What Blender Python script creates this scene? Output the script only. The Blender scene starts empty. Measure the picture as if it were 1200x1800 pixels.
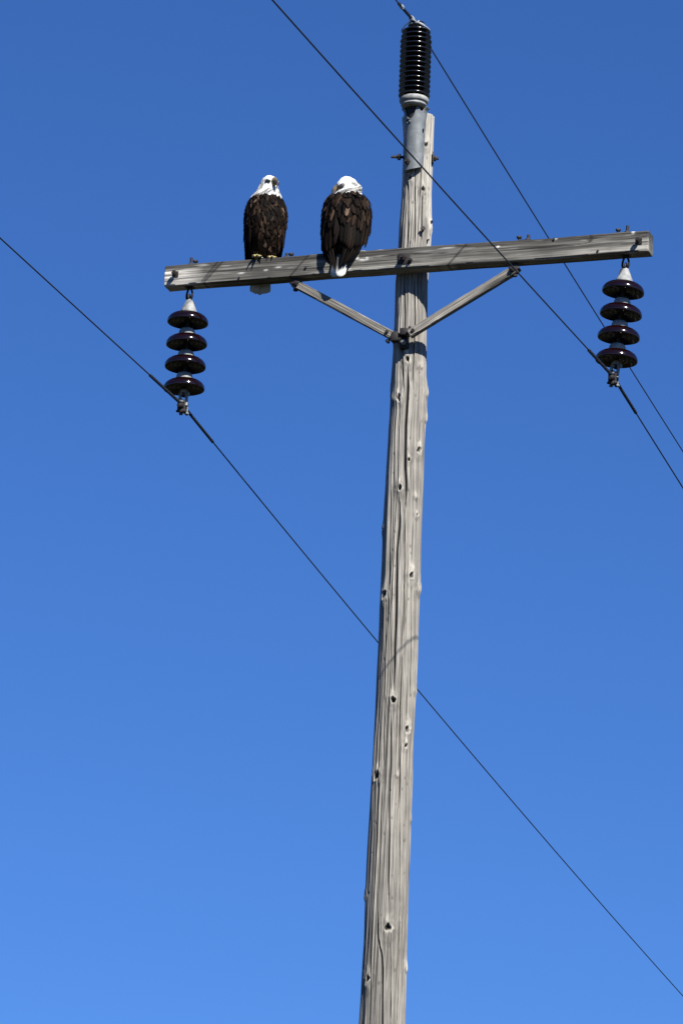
import bpy, bmesh, math, random
import numpy as np
from mathutils import Vector, Matrix

random.seed(7)
rng = np.random.default_rng(11)
SC = bpy.context.scene
COL = SC.collection
R = math.radians

# ------------------------------------------------------------------ camera
PITCH, ROLL = R(16.5), math.atan(0.039)
cam = bpy.data.cameras.new('camera')
cam.sensor_fit = 'HORIZONTAL'
cam.sensor_width = 36.0
cam.lens = 8000.0 * 36.0 / 1200.0          # long phone zoom
cam.clip_start, cam.clip_end = 0.1, 20000.0
cam_ob = bpy.data.objects.new('camera', cam)
COL.objects.link(cam_ob)
fw = Vector((0, math.cos(PITCH), math.sin(PITCH)))
rt0 = Vector((1, 0, 0))
up0 = rt0.cross(fw)
cup = up0 * math.cos(ROLL) - rt0 * math.sin(ROLL)
crt = rt0 * math.cos(ROLL) + up0 * math.sin(ROLL)
m3 = Matrix((crt, cup, -fw)).transposed()
cam_ob.matrix_world = Matrix.Translation((-0.37718, -26.27387, 1.6)) @ m3.to_4x4()
SC.camera = cam_ob

# ------------------------------------------------------------------ sky and sun
SUN_EL, SUN_AZ = 41.0, 29.0                # azimuth to the right of the camera, seen from the pole
world = bpy.data.worlds.new('World')
SC.world = world
world.use_nodes = True
wnt = world.node_tree
bg = wnt.nodes['Background']
sky = wnt.nodes.new('ShaderNodeTexSky')
sky.sky_type = 'NISHITA'
sky.sun_disc = False
sky.sun_elevation = R(SUN_EL)
sky.sun_rotation = R(180.0 - SUN_AZ)
sky.altitude = 0.0
sky.air_density = 0.9
sky.dust_density = 0.0
sky.ozone_density = 10.0
tint = wnt.nodes.new('ShaderNodeMix')      # the phone's cool white balance, the same over the whole sky
tint.data_type = 'RGBA'
tint.blend_type = 'MULTIPLY'
tint.inputs[0].default_value = 1.0
tint.inputs[7].default_value = (0.635, 0.865, 1.19, 1)
wnt.links.new(sky.outputs[0], tint.inputs[6])
wnt.links.new(tint.outputs[2], bg.inputs[0])
bg.inputs[1].default_value = 0.05

sun = bpy.data.lights.new('sun', 'SUN')
sun.energy = 4.8
sun.angle = R(0.5)
sun.color = (1.0, 0.97, 0.915)
sun_ob = bpy.data.objects.new('sun', sun)
COL.objects.link(sun_ob)
SD = Vector((math.sin(R(SUN_AZ)) * math.cos(R(SUN_EL)), -math.cos(R(SUN_AZ)) * math.cos(R(SUN_EL)), math.sin(R(SUN_EL))))
sun_ob.rotation_euler = SD.to_track_quat('Z', 'Y').to_euler()
sun_ob.location = (8, -12, 25)

SC.view_settings.view_transform = 'Standard'
SC.view_settings.look = 'None'
SC.view_settings.exposure = 1.0
SC.view_settings.gamma = 1.0
SC.view_settings.use_curve_mapping = False

# ------------------------------------------------------------------ helpers
def tag(o, label=None, cat=None, group=None, kind=None):
    if label: o['label'] = label
    if cat: o['category'] = cat
    if group: o['group'] = group
    if kind: o['kind'] = kind
    return o

def empty(name, loc=(0, 0, 0), rot=(0, 0, 0), parent=None):
    o = bpy.data.objects.new(name, None)
    o.empty_display_size = 0.1
    COL.objects.link(o)
    o.location, o.rotation_euler = loc, rot
    if parent: o.parent = parent
    return o

def link(name, me, mat=None, parent=None):
    if mat is not None and not me.materials: me.materials.append(mat)
    o = bpy.data.objects.new(name, me)
    COL.objects.link(o)
    if parent: o.parent = parent
    return o

def mesh_np(name, V, F, smooth=True, col=None):
    me = bpy.data.meshes.new(name)
    me.from_pydata([tuple(map(float, v)) for v in V], [], [tuple(map(int, f)) for f in F])
    if smooth: me.polygons.foreach_set('use_smooth', [True] * len(me.polygons))
    if col is not None:
        at = me.color_attributes.new('Col', 'FLOAT_COLOR', 'POINT')
        c = np.ones((len(V), 4), np.float32); c[:, :3] = col
        at.data.foreach_set('color', c.ravel())
    me.update()
    return me

def grid_mesh(name, P, col=None, wrap=True, smooth=True, caps=False):
    """P: rows x cols x 3; cols wrap round"""
    nr, nc = P.shape[:2]
    V = P.reshape(-1, 3)
    me = bpy.data.meshes.new(name)
    ncc = nc if wrap else nc - 1
    i = np.arange(nr - 1)[:, None]; j = np.arange(ncc)[None, :]
    a = i * nc + j; b = i * nc + (j + 1) % nc; c = b + nc; d = a + nc
    Q = np.stack([a, b, c, d], -1).reshape(-1, 4)
    nq = len(Q)
    loops = Q.ravel(); starts = np.arange(nq) * 4; tot = np.full(nq, 4)
    if caps:
        lo = np.arange(nc)[::-1]; hi = (nr - 1) * nc + np.arange(nc)
        starts = np.append(starts, [nq * 4, nq * 4 + nc]); tot = np.append(tot, [nc, nc])
        loops = np.concatenate([loops, lo, hi])
    me.vertices.add(len(V)); me.vertices.foreach_set('co', V.astype(np.float32).ravel())
    me.loops.add(len(loops)); me.loops.foreach_set('vertex_index', loops.astype(np.int32))
    me.polygons.add(len(tot)); me.polygons.foreach_set('loop_start', starts.astype(np.int32))
    me.polygons.foreach_set('loop_total', tot.astype(np.int32))
    sm = np.full(len(tot), smooth)
    if caps: sm[-2:] = False
    me.polygons.foreach_set('use_smooth', sm)
    me.update(calc_edges=True); me.validate()
    if col is not None:
        at = me.color_attributes.new('Col', 'FLOAT_COLOR', 'POINT')
        cc = np.ones((len(V), 4), np.float32); cc[:, :3] = col.reshape(-1, 3)
        at.data.foreach_set('color', cc.ravel())
    return me

class MB:
    """collects simple solids into one mesh"""
    def __init__(s): s.V = []; s.F = []
    def add(s, V, F):
        b = len(s.V); s.V += [Vector(v) for v in V]; s.F += [[b + i for i in f] for f in F]; return s
    def box(s, c, size, M=None, bev=0.0):
        bm = bmesh.new(); bmesh.ops.create_cube(bm, size=1.0)
        for v in bm.verts: v.co = Vector((v.co.x * size[0], v.co.y * size[1], v.co.z * size[2]))
        if bev: bmesh.ops.bevel(bm, geom=list(bm.edges), offset=bev, segments=2, affect='EDGES', profile=0.5)
        M = M or Matrix.Identity(3)
        bm.verts.index_update()
        s.add([M @ v.co + Vector(c) for v in bm.verts], [[v.index for v in f.verts] for f in bm.faces]); bm.free(); return s
    def tube(s, pts, rad, n=10, closed=False, cap=True):
        pts = [Vector(p) for p in pts]; m = len(pts)
        rads = rad if isinstance(rad, (list, tuple)) else [rad] * m
        V = []; prev = None
        for i, p in enumerate(pts):
            if closed: t = pts[(i + 1) % m] - pts[i - 1]
            else: t = pts[min(i + 1, m - 1)] - pts[max(i - 1, 0)]
            t.normalize()
            if prev is None:
                a = Vector((0, 0, 1)) if abs(t.z) < 0.9 else Vector((1, 0, 0))
                x = (a - t * a.dot(t)).normalized()
            else: x = (prev - t * prev.dot(t)).normalized()
            prev = x; y = t.cross(x)
            for k in range(n):
                q = 2 * math.pi * k / n
                V.append(p + (x * math.cos(q) + y * math.sin(q)) * rads[i])
        F = []
        for i in range(m if closed else m - 1):
            for k in range(n):
                a = i * n + k; b = i * n + (k + 1) % n
                c = ((i + 1) % m) * n + (k + 1) % n; d = ((i + 1) % m) * n + k
                F.append([a, b, c, d])
        if cap and not closed:
            F.append(list(range(n))[::-1]); F.append([(m - 1) * n + k for k in range(n)])
        return s.add(V, F)
    def lathe(s, prof, n=32, M=None, c=(0, 0, 0)):
        M = M or Matrix.Identity(3); V = []; F = []
        for r, z in prof:
            for k in range(n):
                q = 2 * math.pi * k / n
                V.append(M @ Vector((r * math.cos(q), r * math.sin(q), z)) + Vector(c))
        m = len(prof)
        for i in range(m - 1):
            for k in range(n):
                F.append([i * n + k, i * n + (k + 1) % n, (i + 1) * n + (k + 1) % n, (i + 1) * n + k])
        F.append(list(range(n))[::-1]); F.append([(m - 1) * n + k for k in range(n)])
        return s.add(V, F)
    def hexnut(s, c, axis, r, h):
        axis = Vector(axis).normalized(); q = axis.to_track_quat('Z', 'Y').to_matrix()
        return s.lathe([(r * .9, -h / 2), (r, -h / 2 + h * .15), (r, h / 2 - h * .15), (r * .9, h / 2)], 6, q, c)
    def mesh(s, name, smooth=True, auto=35):
        me = bpy.data.meshes.new(name)
        me.from_pydata([tuple(v) for v in s.V], [], s.F)
        bm = bmesh.new(); bm.from_mesh(me); bmesh.ops.recalc_face_normals(bm, faces=bm.faces); bm.to_mesh(me); bm.free()
        if smooth:
            me.polygons.foreach_set('use_smooth', [True] * len(me.polygons))
            me.set_sharp_from_angle(angle=R(auto))
        me.update(); return me
    def build(s, name, mat, parent=None, smooth=True, auto=35): return link(name, s.mesh(name, smooth, auto), mat, parent)

def vnoise(a, z, na, fz, seed, periodic=True):
    """value noise: a in [0,1) wraps with na cells, z in metres with fz cells per metre"""
    g = np.random.default_rng(seed).random((na, 512))
    x = (a % 1.0) * na; y = (z + 40.0) * fz
    i = np.floor(x).astype(int); j = np.floor(y).astype(int)
    u = x - i; v = y - j; u = u * u * (3 - 2 * u); v = v * v * (3 - 2 * v)
    i0 = i % na; i1 = (i + 1) % na; j0 = j % 512; j1 = (j + 1) % 512
    return (g[i0, j0] * (1 - u) + g[i1, j0] * u) * (1 - v) + (g[i0, j1] * (1 - u) + g[i1, j1] * u) * v

# ------------------------------------------------------------------ materials
def nodes_of(m):
    m.use_nodes = True; nt = m.node_tree
    return nt, nt.nodes['Principled BSDF']

def m_wood(name, axis, grain=70.0, bump=0.35):
    """weathered wood: colour from the mesh, fine fibre grain along one axis"""
    m = bpy.data.materials.new(name); nt, p = nodes_of(m); N = nt.nodes; L = nt.links
    at = N.new('ShaderNodeAttribute'); at.attribute_name = 'Col'
    tc = N.new('ShaderNodeTexCoord'); mp = N.new('ShaderNodeMapping')
    sc = [grain * 2.2] * 3; sc[axis] = grain * 0.05
    mp.inputs['Scale'].default_value = sc
    L.new(tc.outputs['Object'], mp.inputs[0])
    no = N.new('ShaderNodeTexNoise'); no.inputs['Scale'].default_value = 1.0; no.inputs['Detail'].default_value = 5.0; no.inputs['Roughness'].default_value = 0.65
    L.new(mp.outputs[0], no.inputs['Vector'])
    n2 = N.new('ShaderNodeTexNoise'); n2.inputs['Scale'].default_value = 9.0; n2.inputs['Detail'].default_value = 4.0
    L.new(tc.outputs['Object'], n2.inputs['Vector'])
    r1 = N.new('ShaderNodeMapRange'); r1.inputs[1].default_value = 0.32; r1.inputs[2].default_value = 0.68; r1.inputs[3].default_value = 0.58; r1.inputs[4].default_value = 1.30
    L.new(no.outputs[0], r1.inputs[0])
    r2 = N.new('ShaderNodeMapRange'); r2.inputs[1].default_value = 0.3; r2.inputs[2].default_value = 0.7; r2.inputs[3].default_value = 0.86; r2.inputs[4].default_value = 1.12
    L.new(n2.outputs[0], r2.inputs[0])
    mu = N.new('ShaderNodeMath'); mu.operation = 'MULTIPLY'; L.new(r1.outputs[0], mu.inputs[0]); L.new(r2.outputs[0], mu.inputs[1])
    # hairline checks: thin dark threads along the fibre
    m2 = N.new('ShaderNodeMapping'); s2 = [grain * 1.5] * 3; s2[axis] = grain * 0.022
    m2.inputs['Scale'].default_value = s2; m2.inputs['Location'].default_value = (3.1, 7.7, 1.3)
    L.new(tc.outputs['Object'], m2.inputs[0])
    n3 = N.new('ShaderNodeTexNoise'); n3.inputs['Scale'].default_value = 1.0; n3.inputs['Detail'].default_value = 2.0
    L.new(m2.outputs[0], n3.inputs['Vector'])
    r3 = N.new('ShaderNodeMapRange'); r3.inputs[1].default_value = 0.33; r3.inputs[2].default_value = 0.41; r3.inputs[3].default_value = 0.34; r3.inputs[4].default_value = 1.0
    L.new(n3.outputs[0], r3.inputs[0])
    mv = N.new('ShaderNodeMath'); mv.operation = 'MULTIPLY'; L.new(mu.outputs[0], mv.inputs[0]); L.new(r3.outputs[0], mv.inputs[1])
    vm = N.new('ShaderNodeVectorMath'); vm.operation = 'SCALE'; L.new(at.outputs['Color'], vm.inputs[0]); L.new(mv.outputs[0], vm.inputs['Scale'])
    L.new(vm.outputs[0], p.inputs['Base Color'])
    p.inputs['Roughness'].default_value = 0.85; p.inputs['Specular IOR Level'].default_value = 0.25
    bp = N.new('ShaderNodeBump'); bp.inputs['Strength'].default_value = bump; bp.inputs['Distance'].default_value = 0.006
    L.new(no.outputs[0], bp.inputs['Height']); L.new(bp.outputs[0], p.inputs['Normal'])
    return m

def m_plain(name, col, rough=0.5, metal=0.0, var=0.25, scale=30.0, coat=0.0, spec=0.5, bump=0.0, col2=None):
    m = bpy.data.materials.new(name); nt, p = nodes_of(m); N = nt.nodes; L = nt.links
    tc = N.new('ShaderNodeTexCoord'); no = N.new('ShaderNodeTexNoise')
    no.inputs['Scale'].default_value = scale; no.inputs['Detail'].default_value = 5.0
    L.new(tc.outputs['Object'], no.inputs['Vector'])
    cr = N.new('ShaderNodeValToRGB'); cr.color_ramp.elements[0].position = 0.3; cr.color_ramp.elements[1].position = 0.7
    c2 = col2 or [min(1, c * (1 + var)) for c in col]
    cr.color_ramp.elements[0].color = [c * (1 - var) for c in col] + [1]; cr.color_ramp.elements[1].color = list(c2) + [1]
    L.new(no.outputs[0], cr.inputs[0]); L.new(cr.outputs[0], p.inputs['Base Color'])
    p.inputs['Roughness'].default_value = rough; p.inputs['Metallic'].default_value = metal
    p.inputs['Specular IOR Level'].default_value = spec
    p.inputs['Coat Weight'].default_value = coat; p.inputs['Coat Roughness'].default_value = 0.08
    if bump:
        bp = N.new('ShaderNodeBump'); bp.inputs['Strength'].default_value = bump; bp.inputs['Distance'].default_value = 0.003
        L.new(no.outputs[0], bp.inputs['Height']); L.new(bp.outputs[0], p.inputs['Normal'])
    return m

def m_feather(name, rough=0.7, amount=0.3):
    m = bpy.data.materials.new(name); nt, p = nodes_of(m); N = nt.nodes; L = nt.links
    at = N.new('ShaderNodeAttribute'); at.attribute_name = 'Col'
    tc = N.new('ShaderNodeTexCoord'); no = N.new('ShaderNodeTexNoise')
    no.inputs['Scale'].default_value = 90.0; no.inputs['Detail'].default_value = 4.0
    L.new(tc.outputs['Object'], no.inputs['Vector'])
    r1 = N.new('ShaderNodeMapRange'); r1.inputs[1].default_value = 0.3; r1.inputs[2].default_value = 0.7; r1.inputs[3].default_value = 1 - amount; r1.inputs[4].default_value = 1 + amount
    L.new(no.outputs[0], r1.inputs[0])
    vm = N.new('ShaderNodeVectorMath'); vm.operation = 'SCALE'; L.new(at.outputs['Color'], vm.inputs[0]); L.new(r1.outputs[0], vm.inputs['Scale'])
    L.new(vm.outputs[0], p.inputs['Base Color'])
    p.inputs['Roughness'].default_value = rough; p.inputs['Specular IOR Level'].default_value = 0.06
    return m

M_POLE = m_wood('weathered_pole_wood', 2)
M_ARM = m_wood('weathered_arm_wood', 0)
M_STEEL = m_plain('galvanised_steel', (0.125, 0.138, 0.143), 0.6, 0.1, 0.3, 25, bump=0.2)
M_DARK = m_plain('dark_rusted_steel', (0.02, 0.016, 0.015), 0.65, 0.3, 0.4, 60, bump=0.3)
M_CAP = m_plain('dull_zinc_cap', (0.23, 0.235, 0.225), 0.65, 0.0, 0.35, 40, bump=0.3)
M_PORC = m_plain('brown_glazed_porcelain', (0.0055, 0.0012, 0.001), 0.12, 0.0, 0.2, 8, spec=0.6)
M_BLACK = m_plain('black_glazed_porcelain', (0.003, 0.0026, 0.003), 0.17, 0.0, 0.2, 8, spec=1.0)
M_WIRE = m_plain('stranded_wire', (0.022, 0.024, 0.028), 0.6, 0.2, 0.15, 20)
M_TIE = m_plain('bright_aluminium_tie', (0.45, 0.48, 0.5), 0.35, 0.4, 0.1, 60)
M_FEATH = m_feather('brown_plumage')
M_WHITE = m_feather('white_plumage', 0.8, 0.07)
M_BEAK = m_feather('yellow_beak', 0.4, 0.1)
M_FOOT = m_plain('yellow_scaled_skin', (0.40, 0.34, 0.14), 0.7, 0, 0.15, 150, bump=0.3)
M_TALON = m_plain('black_talon', (0.012, 0.011, 0.011), 0.3, 0, 0.2, 60)
M_IRIS = m_plain('pale_yellow_iris', (0.62, 0.50, 0.16), 0.15, 0, 0.1, 60)
M_PUPIL = m_plain('black_pupil', (0.004, 0.004, 0.004), 0.08, 0, 0.1, 60)

# ------------------------------------------------------------------ ground
def build_ground():
    n = 80; s = np.sign(np.linspace(-1, 1, n)) * np.abs(np.linspace(-1, 1, n)) ** 3 * 4000
    X, Y = np.meshgrid(s, s); Z = 0.06 * np.sin(X * .31) * np.cos(Y * .23)
    Z[np.hypot(X, Y) < 3] = 0
    P = np.stack([X, Y, Z], -1)
    m = m_plain('dry_grass_ground', (0.018, 0.018, 0.011), 0.95, 0, 0.35, 1.7, spec=0.1, bump=0.5, col2=(0.032, 0.03, 0.018))
    tag(link('ground', grid_mesh('ground', P, wrap=False), m), kind='structure')
build_ground()
PROF= [(11.949, 0.0037, 0.0967), (11.799, 0.0086, 0.0895), (11.63, 0.0106, 0.0894), (11.443, 0.0097, 0.0892), (11.22, 0.0091, 0.0986), (11.127, 0.0078, 0.0976), (10.924, 0.0005, 0.0974), (10.85, -0.004, 0.0974), (10.629, -0.0002, 0.1006), (10.519, -0.0, 0.1005), (10.41, 0.0001, 0.1039), (10.264, -0.0028, 0.108), (10.155, -0.0001, 0.1122), (9.992, -0.0015, 0.112), (9.901, -0.0054, 0.1119), (9.757, -0.0066, 0.1126), (9.541, -0.0054, 0.1132), (9.326, -0.0076, 0.1138), (9.042, -0.0066, 0.1152), (8.829, -0.0071, 0.1175), (8.653, -0.0063, 0.119), (8.512, -0.0058, 0.1197), (8.337, -0.0083, 0.1194), (8.162, -0.01, 0.1184), (7.988, -0.0134, 0.119), (7.711, -0.0157, 0.1203), (7.504, -0.0187, 0.1217), (7.298, -0.0209, 0.124), (7.036, -0.0219, 0.127), (6.788, -0.0208, 0.1275), (6.552, -0.0218, 0.1297), (6.283, -0.024, 0.1326)]
KNOTS= [(11.744, 0.519, 5, 1), (11.525, -0.567, 5, 1), (11.447, 0.408, 5, 1), (11.212, 1.247, 8, 2), (10.334, -0.144, 6, 1), (10.096, -0.556, 6, 1), (10.306, 0.72, 4, 2), (9.771, 0.772, 6, 1), (9.695, 0.199, 3, 1), (9.517, -0.248, 6, 1), (9.474, 0.67, 5, 2), (8.977, 0.548, 6, 1), (8.858, -0.908, 8, 1), (8.912, 1.26, 9, 2), (8.205, -0.17, 6, 1), (8.031, 0.666, 7, 1), (7.752, -0.882, 7, 1), (7.747, 0.211, 4, 2), (6.83, 0.043, 8, 1), (6.525, -0.871, 7, 1), (7.028, -1.471, 7, 2), (6.617, 1.284, 7, 2), (8.279, 1.25, 6, 2), (10.151, 1.332, 8, 2), (9.987, 1.318, 6, 2), (9.282, -1.471, 5, 1), (7.932, 0.608, 4, 1), (7.506, 1.471, 5, 2), (10.094, -0.982, 6, 2), (9.359, 0.767, 3, 1)]
CRACKS= [(2, [(10.892, -0.521), (10.596, -0.389), (10.505, -0.433), (10.351, -0.429), (10.181, -0.308), (10.107, -0.228)]), (3.6, [(10.29, -0.088), (10.107, -0.042), (9.984, -0.088), (9.804, -0.023), (9.625, 0.001), (9.536, 0.114), (9.45, 0.082), (9.375, 0.081)]), (3.2, [(9.489, -0.3), (9.364, -0.187), (9.221, -0.2), (9.172, -0.278), (9.019, -0.265), (8.789, -0.203), (8.62, -0.187), (8.55, -0.211), (8.375, -0.178), (8.261, -0.162)]), (2, [(8.482, 0.178), (8.378, 0.221), (8.204, 0.203), (7.972, 0.275), (7.687, 0.379), (7.515, 0.39)]), (1.8, [(8.167, -0.273), (7.855, -0.111), (7.648, -0.119), (7.272, 0.0), (7.101, 0.025), (6.932, 0.098)]), (1.6, [(7.482, 0.464), (7.278, 0.539), (6.996, 0.591), (6.772, 0.686), (6.546, 0.692)]), (2.2, [(6.99, -0.458), (6.763, -0.424), (6.705, -0.212), (6.594, -0.11), (6.259, -0.013), (5.927, 0.05)]), (1.5, [(10.89, 0.144), (10.597, 0.244), (10.45, 0.218), (10.303, 0.235), (10.12, 0.233)]), (2, [(11.527, -0.714), (11.075, -0.468)]), (1.6, [(11.484, -0.17), (11.073, -0.023)]), (2, [(11.432, 0.373), (11.188, 0.39), (11.08, 0.496)]), (1.8, [(10.016, -0.75), (9.726, -0.647), (9.511, -0.651)]), (2, [(9.549, -0.785), (9.156, -0.716), (8.87, -0.596)]), (1.2, [(9.365, 0.085), (9.01, 0.156), (8.623, 0.231), (8.552, 0.219)]), (1.5, [(8.981, 0.547), (8.63, 0.643), (8.213, 0.756)]), (1.4, [(8.803, -0.789), (8.38, -0.682), (8.1, -0.587), (7.684, -0.425)]), (1.8, [(8.104, -0.853), (7.687, -0.726), (7.274, -0.67), (6.934, -0.657)]), (1.2, [(8.004, 0.719), (7.627, 0.819), (7.287, 0.945)]), (1.4, [(7.65, -0.534), (7.272, -0.447), (7.034, -0.443)]), (1.3, [(6.798, 0.156), (6.597, 0.266), (6.263, 0.37)]), (1.5, [(6.934, -0.691), (6.597, -0.692), (6.261, -0.628)])]

# ------------------------------------------------------------------ the pole with its crossarm (one thing)
ARM_TH = R(18.5)
AD = Vector((math.cos(ARM_TH), -math.sin(ARM_TH), 0))       # along the crossarm, towards the viewer's right
AN = Vector((-math.sin(ARM_TH), -math.cos(ARM_TH), 0))      # out of the crossarm's front face
AM = Matrix((AD, -AN, Vector((0, 0, 1)))).transposed()      # local x along arm, y to the back, z up
UZ = Vector((0, 0, 1))
def A(u, o, z): return AD * u + AN * o + Vector((0, 0, z))  # arm coordinates -> world

def wood_pole():
    zs = np.concatenate([np.arange(-0.2, 5.9, 0.06), np.arange(5.9, 11.952, 0.0065)])
    NA = 320
    pz = np.array([p[0] for p in PROF])[::-1]; pc = np.array([p[1] for p in PROF])[::-1]; pr = np.array([p[2] for p in PROF])[::-1]
    pz = np.concatenate([[-0.2], pz]); pc = np.concatenate([[-0.06], pc]); pr = np.concatenate([[0.175], pr])
    k = np.ones(9) / 9
    cx = np.interp(zs, pz, pc); rr = np.interp(zs, pz, pr)
    ang = np.linspace(-math.pi, math.pi, NA, endpoint=False)
    Zg, Ag = np.meshgrid(zs, ang, indexing='ij')
    a01 = (Ag + math.pi) / (2 * math.pi)
    wob = (vnoise(a01 * 0 + .3, Zg, 4, 1.1, 5) - .5) * 0.02
    aw = a01 + wob                                            # spiral grain
    disp = (vnoise(aw, Zg, 7, 1.6, 1) - .5) * 0.007 + (vnoise(aw, Zg, 26, 1.1, 2) - .5) * 0.007
    g1 = vnoise(aw, Zg, 75, 1.8, 3); g2 = vnoise(aw, Zg, 150, 2.6, 4)
    disp += (g1 - .5) * 0.0065 + (g2 - .5) * 0.004
    tone = 1.0 + (g1 - .5) * .42 + (g2 - .5) * .34 + (vnoise(aw, Zg, 9, .8, 8) - .5) * .30 + (vnoise(aw, Zg, 40, 6.0, 9) - .5) * .12
    dark = np.zeros_like(disp); pale = np.zeros_like(disp)
    rows_r = rr[:, None]
    # drying checks
    cracks = list(CRACKS)
    rc = np.random.default_rng(3)
    for _ in range(55):                                      # finer checks all round
        z0 = rc.uniform(0.3, 11.2); L = rc.uniform(.35, 1.6); a0 = rc.uniform(-math.pi, math.pi)
        cracks.append((rc.uniform(.5, 1.15) if abs(a0) < 1.3 else rc.uniform(.6, 2.6), [(z0 + L, a0 + rc.normal(0, .03)), (z0 + L / 2, a0 + rc.normal(0, .04)), (z0, a0 + rc.normal(0, .05))]))
    for w, pts in cracks:
        pts = sorted(pts); zz = [p[0] for p in pts]; aa = [p[1] for p in pts]
        i0, i1 = np.searchsorted(zs, [zz[0], zz[-1]])
        if i1 - i0 < 3: continue
        zr = zs[i0:i1]; t = (zr - zz[0]) / (zz[-1] - zz[0])
        env = np.clip(np.minimum(t, 1 - t) * 7, 0, 1) ** .7
        ac = np.interp(zr, zz, aa) + (vnoise(zr * 0 + .1, zr, 3, 14, int(w * 977) % 9999) - .5) * .03
        if len(ac) > 40: ac = np.convolve(np.pad(ac, 10, 'edge'), np.ones(21) / 21, 'valid')
        hw = np.maximum(w * 0.0016 * env, 1e-5)
        dl = (Ag[i0:i1] - ac[:, None] + math.pi) % (2 * math.pi) - math.pi
        dm = np.abs(dl) * rows_r[i0:i1]
        gq = np.exp(-(dm / (hw[:, None] + 0.0009)) ** 2) * env[:, None]
        disp[i0:i1] -= gq * (0.006 + 0.0045 * w)
        dark[i0:i1] = np.maximum(dark[i0:i1], gq * min(.92, .5 + .16 * w))
        lip = np.exp(-((dl * rows_r[i0:i1] - hw[:, None] * 2.6) / (hw[:, None] * 1.6 + .001)) ** 2) * env[:, None]
        disp[i0:i1] += lip * 0.0012 * w
        pale[i0:i1] = np.maximum(pale[i0:i1], lip * .28)
    # knots: collar with a dark rotted heart (1) or a pale swelling (2)
    knots = list(KNOTS)
    for _ in range(34):
        a0 = rc.uniform(1.7, 2 * math.pi - 1.7)
        knots.append((rc.uniform(.4, 11.7), (a0 + math.pi) % (2 * math.pi) - math.pi, rc.uniform(4, 8), int(rc.integers(1, 3))))
    for z0, a0, s, kd in knots:
        rad = s * 0.0038
        i0, i1 = np.searchsorted(zs, [z0 - rad * 6, z0 + rad * 6])
        if i1 - i0 < 2: continue
        dl = ((Ag[i0:i1] - a0 + math.pi) % (2 * math.pi) - math.pi) * rows_r[i0:i1]
        dz = Zg[i0:i1] - z0
        sk = rc.uniform(-.25, .25)
        dl = dl + sk * dz * .5
        dl = dl + (vnoise(a01[i0:i1], Zg[i0:i1], 90, 45, int(z0 * 100)) - .5) * rad * .7; dz = dz + (vnoise(a01[i0:i1], Zg[i0:i1], 60, 30, int(z0 * 90)) - .5) * rad * .9
        q = np.sqrt((dl / rad) ** 2 + (dz / (rad * 1.6)) ** 2)
        if kd == 1:
            disp[i0:i1] += 0.010 * np.exp(-(q / 1.25) ** 2)
            hq = np.sqrt((dl / (rad * .52)) ** 2 + ((dz + rad * .15) / (rad * .68)) ** 2)
            hole = 1 / (1 + np.exp((hq - 1) * 9))
            disp[i0:i1] -= 0.024 * hole
            dark[i0:i1] = np.maximum(dark[i0:i1], hole * .97)
            rim = np.exp(-((hq - 1.55) / .38) ** 2) * (0.55 + .45 * np.sin(np.arctan2(dz, dl) + rc.uniform(.4, 2.2)))
            pale[i0:i1] = np.maximum(pale[i0:i1], np.clip(rim, 0, 1) * .85)
            halo = np.exp(-((q - 2.0) / .35) ** 2) * .22 * (dz < rad)
            dark[i0:i1] = np.maximum(dark[i0:i1], halo)
            up = np.exp(-(dl / (rad * .55)) ** 2) * np.exp(-((dz - rad * 2.0) / (rad * 1.1)) ** 2)
            pale[i0:i1] = np.maximum(pale[i0:i1], up * .55)
        else:
            prof = np.exp(-(q / 1.1) ** 2)
            cut = np.where(dz < -rad * .3, np.exp(-((dz + rad * .3) / (rad * .55)) ** 2), 1.0)
            disp[i0:i1] += 0.008 * s / 7 * prof * cut
            pale[i0:i1] = np.maximum(pale[i0:i1], prof * cut * .5)
            under = np.exp(-(dl / (rad * .8)) ** 2) * np.exp(-((dz + rad * 1.3) / (rad * .5)) ** 2)  # shadow below the swelling, painted into the colour
            dark[i0:i1] = np.maximum(dark[i0:i1], under * .55)
    # small rot pits and woodpecker specks
    for _ in range(260):
        z0 = rc.uniform(6, 11.8); a0 = rc.uniform(-math.pi, math.pi); s = rc.uniform(.002, .0055)
        i0, i1 = np.searchsorted(zs, [z0 - s * 6, z0 + s * 6])
        dl = ((Ag[i0:i1] - a0 + math.pi) % (2 * math.pi) - math.pi) * rows_r[i0:i1]
        q = np.sqrt((dl / s) ** 2 + ((Zg[i0:i1] - z0) / (s * 2)) ** 2); g = np.exp(-q ** 2)
        disp[i0:i1] -= g * .003; dark[i0:i1] = np.maximum(dark[i0:i1], g * .6)
    rad = rows_r + disp
    top = np.clip((Zg - 11.948) / .004, 0, 1)
    Zp = Zg - np.where(Zg > 11.85, (1 - np.cos(Ag - 2.2)) * .006 * np.clip((Zg - 11.85) / .1, 0, 1), 0)
    P = np.stack([cx[:, None] + rad * np.sin(Ag), -rad * np.cos(Ag), Zp], -1)
    # weathered silver grey, top's overexposed glare painted in, greyer and browner low down
    bl = np.clip((Zg - 10.9) / .35, 0, 1)[..., None]
    lo = np.clip((10.2 - Zg) / 3.5, 0, 1)[..., None]
    base = np.array([.262, .243, .212]) * (1 - bl) + np.array([.40, .374, .325]) * bl
    base = base * (1 - lo) + np.array([.208, .193, .166]) * lo
    mott = np.clip(vnoise(aw, Zg, 16, 1.3, 21) * 2.2 - 1.0, 0, 1)[..., None] * .16
    C = base * tone[..., None] * (1 - mott)
    C = C * (1 - pale[..., None]) + np.array([.50, .465, .39]) * pale[..., None]
    C = C * (1 - dark[..., None]) + np.array([.008, .0065, .005]) * dark[..., None]
    return grid_mesh('pole_shaft', P, np.clip(C, .01, .9), caps=True)

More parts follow.
